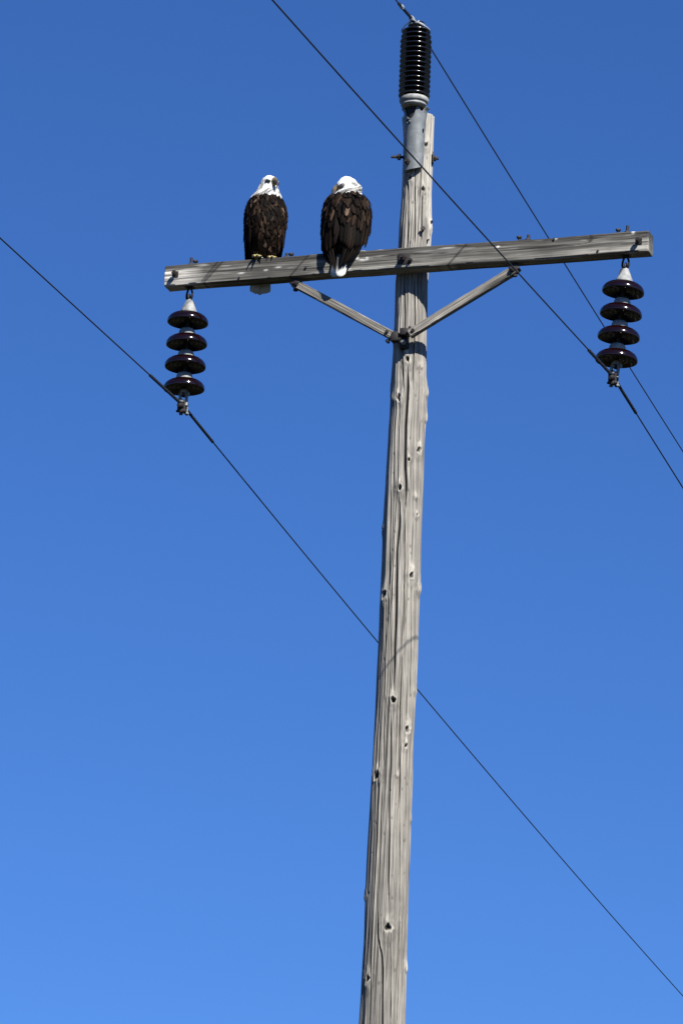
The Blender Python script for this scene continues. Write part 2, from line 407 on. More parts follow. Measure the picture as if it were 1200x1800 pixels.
def wood_bar(name, length, h, d, seed, colfn, step=0.006, rnd=0.006, amp=1.0, notch=()):
    """sawn timber along local x (centred), z up, y back; rounded arrises, raised grain"""
    xs = np.concatenate([[-length / 2], np.arange(-length / 2 + .002, length / 2 - .002, step), [length / 2]])
    per = []                                                # rounded rectangle, counter-clockwise seen from +x
    hy, hz = d / 2, h / 2
    def arc(cy, cz, a0):
        for k in range(5):
            a = a0 + k * math.pi / 8; per.append((cy + rnd * math.cos(a), cz + rnd * math.sin(a), math.cos(a), math.sin(a)))
    ns = 30
    arc(hy - rnd, hz - rnd, 0)
    for t in np.linspace(0, 1, ns)[1:-1]: per.append(((hy - rnd) * (1 - 2 * t), hz, 0, 1))
    arc(-hy + rnd, hz - rnd, math.pi / 2)
    for t in np.linspace(0, 1, ns)[1:-1]: per.append((-hy, (hz - rnd) * (1 - 2 * t), -1, 0))
    arc(-hy + rnd, -hz + rnd, math.pi)
    for t in np.linspace(0, 1, ns)[1:-1]: per.append(((hy - rnd) * (2 * t - 1), -hz, 0, -1))
    arc(hy - rnd, -hz + rnd, 3 * math.pi / 2)
    for t in np.linspace(0, 1, ns)[1:-1]: per.append((hy, (hz - rnd) * (2 * t - 1), 1, 0))
    per = np.array(per); n = len(per)
    X, J = np.meshgrid(xs, np.arange(n), indexing='ij')
    Y = per[J, 0]; Z = per[J, 1]; NY = per[J, 2]; NZ = per[J, 3]
    a01 = J / n
    wv = (vnoise(a01 * 0 + .4, X, 3, 1.6, seed + 9) - .5) * .05
    s = max(12, int(n * .55))
    g1 = vnoise(a01 + wv, X, 42, 2.2, seed); g2 = vnoise(a01 + wv, X, s, 3.5, seed + 1); g0 = vnoise(a01 + wv * .6, X, 14, 1.3, seed + 2)
    disp = ((g0 - .5) * .004 + (g1 - .5) * .0035 + (g2 - .5) * .002) * amp
    corner = (np.abs(NY * NZ) > .2)
    chip = np.clip(vnoise(a01, X, 8, 14, seed + 3) - .58, 0, 1) * .05 * amp
    disp -= np.where(corner, chip, 0)
    split = np.clip(1 - np.abs(g0 - .5) / .018, 0, 1) * (vnoise(a01, X, 6, 1.2, seed + 5) > .52)
    disp -= split * .004 * amp
    g3 = vnoise(a01 + wv * .8, X, n // 2, 6.5, seed + 11)
    tone = 1 + (g1 - .5) * .65 + (g2 - .5) * .5 + (g0 - .5) * .6 + (g3 - .5) * .35
    C = colfn(X, Y, Z, NY, NZ, tone)
    C = C * (1 - split[..., None] * .65)
    Y2 = Y + NY * disp; Z2 = Z + NZ * disp + amp * .003 * np.sin(X * 2.1 + seed) + amp * .0015 * np.sin(X * 7.3 + seed * 2)
    endw = (vnoise(a01, X * 0, 24, 1, seed + 7) - .5) * .006
    X2 = X + np.where(np.abs(X) > length / 2 - .001, -np.abs(endw) * np.sign(X), 0)
    # sawn end: an inner ring drawn in slightly so the end grain has an edge
    P = np.stack([X2, Y2, Z2], -1)
    def endring(i, sgn):
        q = P[i].copy(); q[:, 0] += sgn * .003; q[:, 1:] *= .93; return q
    P = np.concatenate([endring(0, -1)[None], P, endring(-1, 1)[None]], 0)
    Cc = np.concatenate([C[:1] * .8, C, C[-1:] * .8], 0)
    # rows run along +x and columns counter-clockwise: flip columns for outward faces
    return grid_mesh(name, P[:, ::-1], np.clip(Cc, .01, .9)[:, ::-1], caps=True)

POLE = empty('utility_pole')
tag(POLE, 'weathered grey wooden utility pole with a single crossarm and V brace', 'utility pole')
shaft = link('pole_shaft', wood_pole(), M_POLE, POLE)

def arm_col(X, Y, Z, NY, NZ, tone):
    u = X
    base = np.empty(X.shape + (3,)); base[:] = (.165, .157, .137)
    up = np.clip((Z - .012) / .02, 0, 1)[..., None]
    base = base * (1 - up) + np.array([.075, .071, .062]) * up             # grime and lichen on the rain-washed upper half
    lowp = np.clip((-Z - .015) / .03, 0, 1)[..., None] * np.clip(vnoise(Z * 2 + .5, X, 5, 1.1, 77) * 2 - .5, 0, 1)[..., None]
    base = base * (1 - lowp) + np.array([.27, .255, .22]) * lowp
    lend = np.clip((-1.28 - u) / .12, 0, 1)[..., None] * np.clip((.045 - Z) / .02, 0, 1)[..., None]
    base = base * (1 - lend) + np.array([.58, .55, .49]) * lend            # bleached left end
    rend = np.clip((u - 1.44) / .05, 0, 1)[..., None] * np.clip((.02 - Z) / .03, 0, 1)[..., None] * .7
    base = base * (1 - rend) + np.array([.34, .325, .285]) * rend
    stain = np.clip(vnoise(Z * 3 + .2, X, 6, 3.2, 31) * 2.4 - 1.55, 0, 1)[..., None]
    base = base * (1 - stain * .6)
    drop = np.clip(vnoise(Z * 9 + .7, X, 11, 7, 52) * 3.5 - 2.85, 0, 1)[..., None]
    base = base * (1 - drop) + np.array([.42, .41, .38]) * drop            # droppings and bare chips
    for zc, en, ln in ((-.028, -1, .20), (.006, -1, .13), (.036, -1, .28), (-.012, 1, .17), (.022, 1, .25), (.045, 1, .12)):   # end checks
        ck = np.exp(-((Z - zc - .006 * np.sin(u * 13)) / .0032) ** 2) * np.clip((u * en - 1.53 + ln) / ln * 1.6, 0, 1) * (np.abs(NY) > .5)
        base = base * (1 - ck[..., None] * .85)
    for a, b in ((-1.22, .05), (-.66, .02), (.35, .04)):                   # dark slanting check marks
        dm = np.abs(u - a - Z * .9) / (.006 + np.abs(b) * .05)
        base = base * (1 - np.exp(-dm ** 2)[..., None] * .75)
    for bu, bz_, ru, rz in ((-.295, .056, .016, .010), (-.275, .020, .012, .014), (-.235, .004, .026, .007), (-.21, .010, .010, .010), (-.33, -.045, .016, .012), (.98, .058, .010, .008), (1.46, .058, .010, .010), (.62, .03, .010, .006), (-.86, -.012, .014, .006), (-.78, .0, .020, .005), (-1.02, -.02, .022, .006)):
        bl = np.exp(-(((u - bu + .016) / ru) ** 2 + ((Z - bz_) / rz) ** 2) ** 1.5)[..., None] * (NY < -.3)[..., None]
        base = base * (1 - bl) + np.array([.60, .59, .55]) * bl            # splashes of droppings
    return base * tone[..., None] * .90
ARM_Z, ARM_O, ARM_H, ARM_D = 10.951, 0.1445, 0.134, 0.115
arm_me = wood_bar('crossarm', 3.075, ARM_H, ARM_D, 40, arm_col, rnd=.007)
arm = link('crossarm', arm_me, M_ARM, POLE)
ARM_M = Matrix.Translation(A(-.004, ARM_O, ARM_Z)) @ AM.to_4x4()
arm.matrix_local = ARM_M
IM = ARM_M.inverted()
def armpart(name, mb, mat, auto=35):
    mb.V = [IM @ v for v in mb.V]                           # world -> crossarm space
    return mb.build(name, mat, arm, auto=auto)
FRONT = ARM_O + ARM_D / 2; TOP = ARM_Z + ARM_H / 2; BOT = ARM_Z - ARM_H / 2

# through bolts standing out of the front face
for u, z in ((-1.4687, 10.954), (1.4774, 10.948)):
    b = MB().tube([A(u, FRONT - .02, z), A(u, FRONT + .046, z)], .0085, 10).hexnut(A(u, FRONT + .030, z), AN, .017, .016)
    armpart('bolt', b, M_DARK)
    b = MB().box(A(u, FRONT + .003, z), (.036, .005, .036), AM)
    armpart('washer', b, M_DARK)
# upright eye bolts' upper ends with plate and nut, and the loose insulator pins' stubs
for u, w, tall in ((-1.397, 1, .062), (1.385, -1, .06), (-.774, 1, .045), (.768, -1, .048)):
    b = MB().tube([A(u, ARM_O - .01, TOP - .01), A(u + .002, ARM_O - .01, TOP + tall)], .0095, 10).hexnut(A(u, ARM_O - .01, TOP + .016), UZ, .017, .016)
    armpart('bolt', b, M_DARK)
    armpart('washer', MB().box(A(u + w * .02, ARM_O - .005, TOP + .004), (.11 if tall > .05 else .06, .07, .007), AM, .002), M_DARK)
    u2 = u + w * (.045 if w > 0 else -.005) + (0 if w > 0 else -.05)
    b = MB().tube([A(u2, ARM_O + .03, TOP), A(u2, ARM_O + .03, TOP + .022)], .008, 8).hexnut(A(u2, ARM_O + .03, TOP + .022), UZ, .016, .014)
    armpart('lag_screw', b, M_DARK)
# eye bolts under the arm that carry the insulator strings
def eye(u):
    c = A(u, ARM_O, BOT - .044); pts = []
    for k in range(28):
        q = 2 * math.pi * k / 28
        pts.append(c + AD * (.0225 * math.sin(q) * (1 - .25 * math.cos(q))) + UZ * (.041 * math.cos(q)) + AN * (.012 * math.sin(q)))
    b = MB().tube(pts, .0065, 10, closed=True).tube([A(u, ARM_O, BOT + .02), A(u, ARM_O, BOT - .006)], .009, 10)
    b.box(A(u, ARM_O, BOT - .002), (.05, .05, .006), AM, .001)
    armpart('eye_bolt', b, M_DARK)
eye(-1.3933); eye(1.3817)
# centre bolt with square plates that clamps the arm to the pole
cb = MB().tube([A(.008, -.13, 10.945), A(.008, FRONT + .06, 10.945)], .0095, 10).hexnut(A(.008, FRONT + .030, 10.945), AN, .02, .02)
armpart('bolt', cb, M_DARK)
armpart('washer', MB().box(A(.008, FRONT + .004, 10.945), (.075, .007, .07), AM, .001), M_DARK)
armpart('bolt', MB().tube([A(.052, FRONT - .01, 10.93), A(.052, FRONT + .03, 10.93)], .006, 8).hexnut(A(.052, FRONT + .012, 10.93), AN, .013, .012), M_DARK)
for u, z in ((1.2254, 10.905), (-.62, 10.935), (.95, 11.0), (-1.05, 10.90)):
    armpart('nail', MB().tube([A(u, FRONT - .01, z), A(u, FRONT + .007, z)], [.004, .004], 8).lathe([(.007, 0), (.0075, .002), (.005, .004)], 10, Matrix((AD, UZ, AN)).transposed(), A(u, FRONT + .005, z)), M_DARK)

# the V brace: two wooden struts
def brace(u0, z0, u1, z1, seed, o0, o1):
    a, b = A(u0, o0, z0), A(u1, o1, z1); v = b - a; L = v.length
    x = v.normalized(); y = (-AN - x * (-AN).dot(x)).normalized(); z = x.cross(y)
    M = Matrix((x, y, z)).transposed()
    def cf(X, Y, Z, NY, NZ, tone):
        base = np.empty(X.shape + (3,)); base[:] = (.175, .160, .136)
        s = np.clip(vnoise(Z * 6 + .3, X, 6, 4.5, seed) * 2.2 - 1.2, 0, 1)[..., None]
        base = base * (1 - s * .6)
        p = np.clip(vnoise(Z * 6 + .6, X, 6, 5, seed + 4) * 2.6 - 1.8, 0, 1)[..., None]
        return (base * (1 - p) + np.array([.34, .31, .265]) * p) * tone[..., None]
    o = link('cross_brace', wood_bar('cross_brace', L, .05, .045, seed, cf, rnd=.004, amp=.6), M_ARM, POLE)
    OM = Matrix.Translation((a + b) / 2) @ M.to_4x4()
    o.matrix_local = OM
    inv = OM.inverted()
    def sub(nm, mb, mat):
        mb.V = [inv @ w for w in mb.V]; return mb.build(nm, mat, o)
    up_end, low_end = (a, b) if a.z > b.z else (b, a)
    ax = (low_end - up_end).normalized()
    q = up_end + ax * .022
    sub('bolt', MB().tube([q - y * .05, q + y * .04], .008, 8).hexnut(q - y * .036, y, .017, .014).hexnut(q + y * .034, y, .016, .012), M_DARK)
    # dark strap from the upper end to the underside of the arm
    st = MB().box(up_end + ax * .012 + UZ * .008, (.055, .054, .05), M, .003)
    st.tube([up_end + UZ * .0 , Vector((up_end.x, up_end.y, BOT + .004))], .012, 8)
    st.hexnut(up_end - UZ * .036 + ax * .01, UZ, .015, .016)
    sub('end_fitting', st, M_DARK)
    q = low_end - ax * .03
    sub('bolt', MB().tube([q - y * .034, q + y * .03], .006, 8).hexnut(q - y * .027, y, .0125, .009), M_DARK)
    return o
brace(-.708, 10.856, -.066, 10.474, 61, .15, .158)
brace(.704, 10.848, .052, 10.466, 71, .15, .178)
# forged bracket bolted to the pole that takes both struts
bk = MB()
bk.box(A(.0, .112, 10.448), (.05, .05, .105), AM, .006)
bk.box(A(-.048, .150, 10.462), (.05, .062, .06), AM, .008)
bk.box(A(.012, .150, 10.488), (.05, .07, .046), AM, .008)
bk.tube([A(-.075, .15, 10.47), A(-.01, .15, 10.44)], .022, 12)
armo = bk.build('brace_bracket', M_DARK, POLE)
k2 = MB().tube([A(-.095, .158, 10.435), A(-.045, .158, 10.485)], .009, 8).hexnut(A(-.093, .158, 10.437), Vector((-.6, 0, -.7)), .016, .014)
k2.build('bolt', M_DARK, armo)
MB().tube([A(.004, .10, 10.428), A(.004, .175, 10.428)], .008, 10).hexnut(A(.004, .150, 10.428), AN, .018, .016).build('bolt', M_STEEL, armo)
MB().lathe([(.008, 0), (.010, .004), (.005, .007)], 12, Matrix((AD, UZ, AN)).transposed(), A(.03, .108, 10.534)).build('bolt', M_DARK, POLE)

# bolts through the pole top
MB().tube([(-.155, -.03, 11.668), (.135, -.03, 11.668)], [.009, .009], 10).hexnut((-.108, -.03, 11.668), (1, 0, 0), .02, .02).tube([(-.118, -.03, 11.668), (-.158, -.032, 11.664)], [.011, .004], 8).hexnut((.112, -.03, 11.668), (1, 0, 0), .018, .016).build('through_bolt', M_DARK, POLE)
MB().box((.1, -.035, 11.668), (.008, .05, .07), None, .001).build('washer', M_DARK, POLE)
MB().tube([(.052, -.08, 11.172), (.052, -.125, 11.176)], .0075, 8).hexnut((.052, -.118, 11.176), (0, 1, 0), .015, .014).build('bolt', M_DARK, POLE)
MB().tube([(.078, -.055, 11.118), (.09, -.08, 11.118)], .006, 8).build('nail', M_DARK, POLE)
MB().box((.098, -.03, 11.235), (.012, .03, .05), Matrix.Rotation(.4, 3, 'Y'), .003).build('splinter', M_POLE, POLE)

# pole-top bracket: curved steel channel with a throat opening under the insulator's foot
def top_bracket():
    zt, zb = 11.966, 11.572; na, nz = 140, 170; V = []; F = []; keep = {}
    for i in range(nz + 1):
        t = i / nz; z = zt + (zb - zt) * t
        w = .073 - .013 * min(1, t / .32) ** .8 - .004 * max(0, (t - .6) / .4)
        w += .012 * max(0, 1 - t / .05)
        dep = .082 - .018 * min(1, t / .4)
        foot = .030 * max(0, (t - .93) / .07) if False else 0
        for j in range(na + 1):
            q = -math.pi * .52 + math.pi * 1.04 * j / na
            x = w * math.sin(q); o = .085 + dep * math.cos(q) * (1 - .25 * t)
            zz = z - (.018 * math.cos(q * .9) * t if t > .9 else 0) - (.03 * (j / na) - .015) * max(0, (t - .9) / .1) * -1
            V.append(A(x + .012, o, zz))
    def hole(i, j):
        t = (i + .5) / nz; a = -math.pi * .52 + math.pi * 1.04 * (j + .5) / na
        u1 = abs((a + .22) / .60); d1 = t < .03 + .185 * max(0, 1 - u1 ** 2.6) and u1 < 1
        u2 = abs((a + .52) / .26); d2 = .225 < t < .225 + .055 * max(0, 1 - u2) and u2 < 1
        u3 = (a - 1.22) / .16; v3 = (t - .40) / .045; d3 = u3 * u3 + v3 * v3 < 1
        u4 = abs((a - .85) / .28); d4 = t < .02 + .07 * max(0, 1 - u4 ** 2.2) and u4 < 1
        return d1 or d2 or d3 or d4
    for i in range(nz):
        for j in range(na):
            if hole(i, j): continue
            a = i * (na + 1) + j; F.append([a, a + 1, a + na + 2, a + na + 1])
    mb = MB(); mb.V = V; mb.F = F
    o = mb.build('pole_top_bracket', M_STEEL, POLE, auto=60)
    s = o.modifiers.new('thick', 'SOLIDIFY'); s.thickness = .006; s.offset = 0
    MB().lathe([(.034, 11.74), (.036, 11.84), (.052, 11.875), (.056, 11.94), (.060, 11.963), (.058, 11.966)], 28, None, A(.008, .098, 0)).build('throat_shade_stem', M_DARK, o)  # dark stem added so the throat opening looks shaded inside
    MB().tube([A(-.012, .10, 11.600), A(-.012, .172, 11.600)], .008, 10).hexnut(A(-.012, .150, 11.600), AN, .019, .016).build('bolt', M_DARK, o)
    MB().tube([A(-.002, .10, 11.862), A(-.002, .160, 11.862)], .005, 10).hexnut(A(-.002, .150, 11.862), AN, .011, .010).build('bolt', M_STEEL, o)
    return o
top_bracket()

# ------------------------------------------------------------------ post insulator on the pole top
def post_insulator():
    base = A(.0115, .13, 11.945)
    t = empty('post_insulator', base)
    tag(t, 'black ribbed post insulator standing upright on the pole top', 'insulator')
    MB().lathe([(.05, .014), (.066, .014), (.074, .018), (.080, .026), (.079, .031), (.076, .034), (.077, .042), (.087, .047), (.0905, .054), (.0905, .066), (.086, .074), (.07, .078), (.05, .079)], 48).build('metal_foot', M_CAP, t)
    n = 14; z0 = .078; dz = .0326; zt = z0 + n * dz
    MB().lathe([(.05, .07), (.058, .08), (.058, zt - .005), (.05, zt + .004), (.02, zt + .006)], 40).build('core', M_BLACK, t)
    sh = MB().lathe([(.056, .000), (.080, -.004), (.0910, -.0095), (.0945, -.0100), (.0970, -.0080), (.0982, -.0045), (.0970, -.001), (.0935, .0015), (.085, .004), (.056, .009)], 48).mesh('shed', auto=70)
    for k in range(n):
        o = link('shed', sh, M_BLACK, t); o.location = (0, 0, z0 + .018 + k * dz)
        if k >= n - 2: o.scale = ((.955, .955, 1) if k == n - 2 else (.90, .90, 1))
    zc = zt + .002
    MB().lathe([(.02, zt - .004), (.052, zt), (.056, zt + .010), (.048, zt + .018), (.044, zt + .024), (.052, zt + .032), (.050, zt + .040), (.03, zt + .046)], 40).build('cap', M_BLACK, t)
    return t, zt
PI_T, PI_ZT = post_insulator()

# ------------------------------------------------------------------ suspension insulator strings
DISC = MB().lathe([(.046, .034), (.060, .033), (.080, .029), (.100, .020), (.114, .009), (.1235, -.005), (.1275, -.018), (.1275, -.026), (.1255, -.031), (.1225, -.032), (.1185, -.028), (.113, -.012), (.106, -.006), (.099, -.012), (.0955, -.019), (.092, -.019), (.087, -.008), (.080, -.003), (.073, -.010), (.0695, -.018), (.066, -.018), (.060, -.006), (.053, -.002), (.045, -.012), (.040, -.018), (.034, -.014), (.026, .0), (.012, .002)], 64).mesh('insulator_disc', auto=80)
CAPM = MB().lathe([(.047, .028), (.0515, .034), (.0520, .044), (.0495, .058), (.046, .068), (.040, .075), (.028, .079), (.010, .080)], 36).mesh('metal_cap', auto=50)
CAPTOP = MB().lathe([(.047, .028), (.0525, .034), (.0525, .046), (.046, .060), (.037, .080), (.029, .098), (.023, .111), (.019, .120), (.014, .126), (.008, .128)], 36).mesh('metal_cap', auto=50)
PINM = MB().lathe([(.017, .01), (.015, -.012), (.0095, -.02), (.0095, -.066), (.015, -.070), (.010, -.078)], 16).mesh('metal_pin')
def insulator_string(u, lean, label):
    t = empty('insulator_string', A(u, ARM_O, BOT - .078))
    t.matrix_world = Matrix.Translation(A(u, ARM_O, BOT - .078)) @ (AM.to_4x4() @ Matrix.Rotation(lean, 4, 'Y'))
    tag(t, label, 'insulator', 'brown disc insulator strings hung under the crossarm')
    # hook link that goes through the eye
    pts = [(0, .016 * math.sin(q), .008 + .02 * math.cos(q)) for q in np.linspace(-2.6, 2.6, 15)]
    MB().tube(pts, .0065, 8).tube([(0, 0, -.008), (0, 0, -.03)], .013, 10).box((.0, 0, -.012), (.03, .022, .022), None, .004).build('hook', M_DARK, t)
    first = -.128; sp = .1437
    for k in range(4):
        d = link('insulator_disc', DISC, M_PORC, t); d.location = (0, 0, first - k * sp); d.rotation_euler = (random.uniform(-.03, .03), random.uniform(-.03, .03), random.uniform(0, 6))
        link('metal_cap', CAPM if k else CAPTOP, M_CAP, d); link('metal_pin', PINM, M_DARK, d)  # rusty pin kept dark: shade beneath the disc is put into its colour
        if k == 0:
            MB().tube([(-.036, 0, .075), (-.030, 0, .108), (-.012, 0, .128)], .005, 6).build('cotter_key', M_DARK, d)
    zb = first - 3 * sp
    return t, zb
STR_L, ZB = insulator_string(-1.3933, R(.6), 'string of four brown disc insulators hanging at the left, lower end of the crossarm')
STR_R, _ = insulator_string(1.3817, R(4.4), 'string of four brown disc insulators hanging at the right, higher end of the crossarm')

# ------------------------------------------------------------------ power lines
WAZ = R(17.2)
WD = Vector((math.sin(WAZ), math.cos(WAZ), 0))
WN = Vector((math.cos(WAZ), -math.sin(WAZ), 0))
SPAN = 80.0
def wire_pt(c, sn, sf, s):
    a = sf if s > 0 else sn
    return c + WD * s + UZ * (a * abs(s) * (1 - abs(s) / SPAN))
def wire_mesh(c, sn, sf, s0, s1, rad, n=7):
    ss = []; s = s0
    while s < s1:
        ss.append(s); s += .12 if abs(s) < 2 else (.4 if abs(s) < 20 else 2)
    ss.append(s1)
    return MB().tube([wire_pt(c, sn, sf, s) for s in ss], rad, n)
def power_line(c, sn, sf, label, rods, r=.0044):
    o = wire_mesh(c, sn, sf, -SPAN, SPAN, r).build('power_line', M_WIRE)
    tag(o, label, 'power line', 'power lines carried by the pole')
    # preformed armour rods laid over the conductor
    mb = MB()
    for k in range(7):
        pts = []; s = rods[0]
        while s <= rods[1] + 1e-6:
            q = 2 * math.pi * k / 7 + s * 26
            pts.append(wire_pt(c, sn, sf, s) + (WN * math.cos(q) + UZ * math.sin(q)) * (r + .0026)); s += .02
        mb.tube(pts, .0031, 5)
    mb.build('armour_rods', M_WIRE, o)
    return o
cL = A(-1.399, .15, 10.116); cR = A(1.3225, .15, 10.121)
cM = PI_T.location + Vector((0, 0, PI_ZT + .055)) + Vector((-.018, 0, 0))
power_line(cL, -.0146, -.0854, 'thin power line through the left insulator clamp, passing behind the pole low down', (-.62, .60))
power_line(cR, -.0618, -.0605, 'thin power line through the right insulator clamp, crossing in front of the pole top', (-.62, .60))
lineM = power_line(cM, -.07, -.0584, 'thin power line tied over the top of the black post insulator', (-.34, .34))

def clamp(string, c, sn, sf):
    """suspension clamp: shoe under the wire, keeper over it, two U-bolts, strap up to the disc pin"""
    inv = string.matrix_world.inverted()
    W = Matrix((WD, WN, UZ)).transposed()
    sl = math.atan((sf - sn) / 2)
    def part(nm, mb, mat, par):
        mb.V = [inv @ v for v in mb.V]; return mb.build(nm, mat, par)
    shoe = MB(); n = 13
    for i in range(n):
        pass
    pts = [wire_pt(c, sn, sf, s) - UZ * (.010 + .05 * (s / .085) ** 2 * .35) for s in np.linspace(-.085, .085, n)]
    shoe.tube(pts, [.009 + .012 * (1 - (abs(i - 6) / 6) ** 2) for i in range(n)], 12)
    shoe.box(c - UZ * .03, (.06, .036, .03), W, .006)
    shoe.box(c - UZ * .046 - WD * .02, (.035, .03, .022), W, .006)
    cl = part('suspension_clamp', shoe, M_DARK, string)
    part('keeper', MB().box(c + UZ * .014, (.085, .03, .016), W, .005), M_STEEL, cl)
    for s in (-.027, .03):
        ub = MB(); q0 = c + WD * s
        ub.tube([q0 + WN * .02 - UZ * .05, q0 + WN * .02 + UZ * .018, q0 + UZ * .03, q0 - WN * .02 + UZ * .018, q0 - WN * .02 - UZ * .05], .0055, 8)
        for e in (.02, -.02): ub.hexnut(q0 + WN * e - UZ * .046, UZ, .012, .012)
        part('u_bolt', ub, M_DARK if s < 0 else M_STEEL, cl)
    pin = string.matrix_world @ Vector((0, 0, ZB - .04))
    st = MB()
    for e in (-.017, .017):
        st.tube([pin + WN * e + UZ * .004, (pin + c) / 2 + WN * e * 1.25, c + WN * e * 1.25 - UZ * .004], [.0085, .010, .0095], 8)
    st.hexnut(pin, UZ, .024, .022)
    st.tube([pin + WN * .032 - UZ * .02, pin - WN * .032 - UZ * .02], .0075, 8).hexnut(pin + WN * .03 - UZ * .02, WN, .015, .012)
    part('strap', st, M_CAP, cl)
clamp(STR_L, cL, -.0146, -.0854)
clamp(STR_R, cR, -.0618, -.0605)
# top tie: sleeve and bright tie wires that bind the middle line to the insulator's groove
tz = PI_T.location + Vector((0, 0, PI_ZT))
tie = MB()
for sg, e in ((-1, .09), (1, .09)):
    pts = []
    for k in range(16):
        q = k / 15; a = sg * (1.15 * q) * 1.25
        base = wire_pt(cM, -.07, -.0584, -.05 * (1 - q)) + UZ * .004
        rim = tz + (AN * math.cos(a) + AD * math.sin(a)) * e + UZ * (.012 - .03 * q)
        pts.append(base.lerp(rim, min(1, q * 1.5)))
    tie.tube(pts, .004, 6)
pts = [tz + (AN * math.cos(a) + AD * math.sin(a)) * .05 + UZ * .024 for a in np.linspace(0, 6.1, 30)]
tie.tube(pts, .0045, 6)
for k in range(5):
    s = -.03 - k * .009; p = wire_pt(cM, -.07, -.0584, s)
    tie.tube([p + (WN * math.cos(q) + UZ * math.sin(q)) * .0125 for q in np.linspace(0, 6.28, 10)][:-1], .0035, 5, closed=True)
tie.build('tie_wire', M_TIE, lineM)
MB().tube([wire_pt(cM, -.07, -.0584, s) for s in (-.30, -.285, -.26, -.245)], [.010, .0145, .0145, .010], 10).build('sleeve', M_TIE, lineM)

# ------------------------------------------------------------------ bald eagles
def eagle(label, loc, yaw, head_yaw, hunch, wide, seed, tail_spread, lean=0.0, head_dx=0.0, head_pitch=0.0, cere_c=(.33, .27, .11), eye_r=.85, droop=(0.0, 0.0)):
    rg = random.Random(seed)
    T = empty('bald_eagle', loc, (0, 0, yaw))
    tag(T, label, 'eagle', 'eagles perched on the crossarm')
    drop = (1 - hunch) * .213
    def zm(z): return z if z < .35 else (.35 + (z - .35) * (1 - drop / .11) if z < .46 else z - drop)   # neck drawn in
    BODY = [(-.035, -.058, .022, .022), (0, -.05, .058, .055), (.06, -.03, .092, .086), (.13, -.008, .113, .108), (.21, .010, .125, .120), (.29, .020, .128, .118), (.345, .022, .119, .105), (.39, .022, .103, .094), (.425, .022, .084, .082), (.455, .022, .068, .072), (.482, .022, .058, .067), (.507, .026, .052, .066), (.528, .030, .047, .060), (.545, .030, .038, .048), (.557, .026, .024, .030), (.563, .022, .009, .011)]
    bz = np.array([zm(b[0]) for b in BODY]); by = np.array([b[1] for b in BODY]); bx = np.array([b[2] for b in BODY]); br = np.array([b[3] for b in BODY])
    WING = [(-.15, -.108, .022, .014), (-.10, -.095, .045, .028), (-.05, -.075, .080, .050), (0, -.052, .112, .078), (.06, -.03, .124, .101), (.13, -.008, .132, .120), (.21, .010, .139, .131), (.29, .020, .141, .129), (.345, .022, .131, .115), (.385, .022, .121, .104), (.42, .022, .100, .092)]
    wz = np.array([zm(b[0]) for b in WING]); wy = np.array([b[1] for b in WING]); wx = np.array([b[2] for b in WING]) * wide; wr = np.array([b[3] for b in WING])
    HY = R(head_yaw)
    z_n0, z_n1 = zm(.40), zm(.47)
    def smooth(z, zs_, vs):
        return sum(np.interp(z + e, zs_, vs) for e in (-.008, 0, .008)) / 3
    def body_s(a, z, off=0.0):
        """a: angle from the front (+ = bird's right), z: height"""
        f = min(1, max(0, (z - z_n0) / (z_n1 - z_n0))); f = f * f * (3 - 2 * f)
        ps = HY * f
        cy = smooth(z, bz, by); rx = smooth(z, bz, bx); ry = smooth(z, bz, br)
        x = (rx + off) * math.sin(a); y = (ry + off) * math.cos(a)
        # head: brow and cheek shaping in the head's own frame
        y = y + (cy - .022)
        pf = R(head_pitch) * f; hz_ = zm(.50); zr = z - hz_
        y, z = y * math.cos(pf) + zr * math.sin(pf), hz_ + zr * math.cos(pf) - y * math.sin(pf)
        xr = x * math.cos(ps) - y * math.sin(ps); yr = x * math.sin(ps) + y * math.cos(ps)
        return Vector((xr + head_dx * f + lean * z, yr + .022, z))
    def wing_s(a, z, off=0.0):
        cy = smooth(z, wz, wy); rx = smooth(z, wz, wx); ry = smooth(z, wz, wr)
        return Vector(((rx + off) * math.sin(a) + lean * z, cy + (ry + off) * math.cos(a), z))
    # ---- body: one continuous skin, brown below the neckline and white above
    zz = np.concatenate([np.linspace(bz[0], zm(.36), 34), np.linspace(zm(.36), bz[-1], 46)[1:]])
    NA = 56; P = np.zeros((len(zz), NA, 3)); Cc = np.zeros((len(zz), NA, 3))
    for i, z in enumerate(zz):
        for j in range(NA):
            a = 2 * math.pi * j / NA
            h = max(0, min(1, (z - zm(.45)) / .06))
            off = .0016 * math.sin(a * 9 + z * 160) + .0012 * math.sin(a * 17 - z * 90 + seed)
            e = (z - zm(.520)) / .012                        # brow shelf over the eyes
            off += h * .006 * math.exp(-e * e) * math.exp(-((abs((a + math.pi) % (2 * math.pi) - math.pi) - .75) / .45) ** 2)
            e = (z - zm(.507)) / .008
            off -= h * .0055 * math.exp(-e * e) * math.exp(-((abs((a + math.pi) % (2 * math.pi) - math.pi) - .75) / .28) ** 2)
            P[i, j] = body_s(a, z, off)
            nl = zm(.418) + .012 * math.cos(a) * -1 + .006 * math.sin(a * 11 + seed) + .004 * math.sin(a * 23)
            w = max(0, min(1, (z - nl) / .004))
            Cc[i, j] = np.array([.007, .005, .004]) * (1 - w) + np.array([.56, .55, .52]) * w
    body = link('body', grid_mesh('body', P[:, ::-1], Cc[:, ::-1], caps=True), M_FEATH, T)
    body.data.materials.append(M_WHITE)
    mi = np.zeros(len(body.data.polygons), np.int32)
    for p in body.data.polygons:
        if p.center.z > zm(.42): mi[p.index] = 1
    body.data.polygons.foreach_set('material_index', mi)
    # ---- feathers that follow a surface
    PW = [.45, .8, 1.0, 1.0, .86, .58, .12]
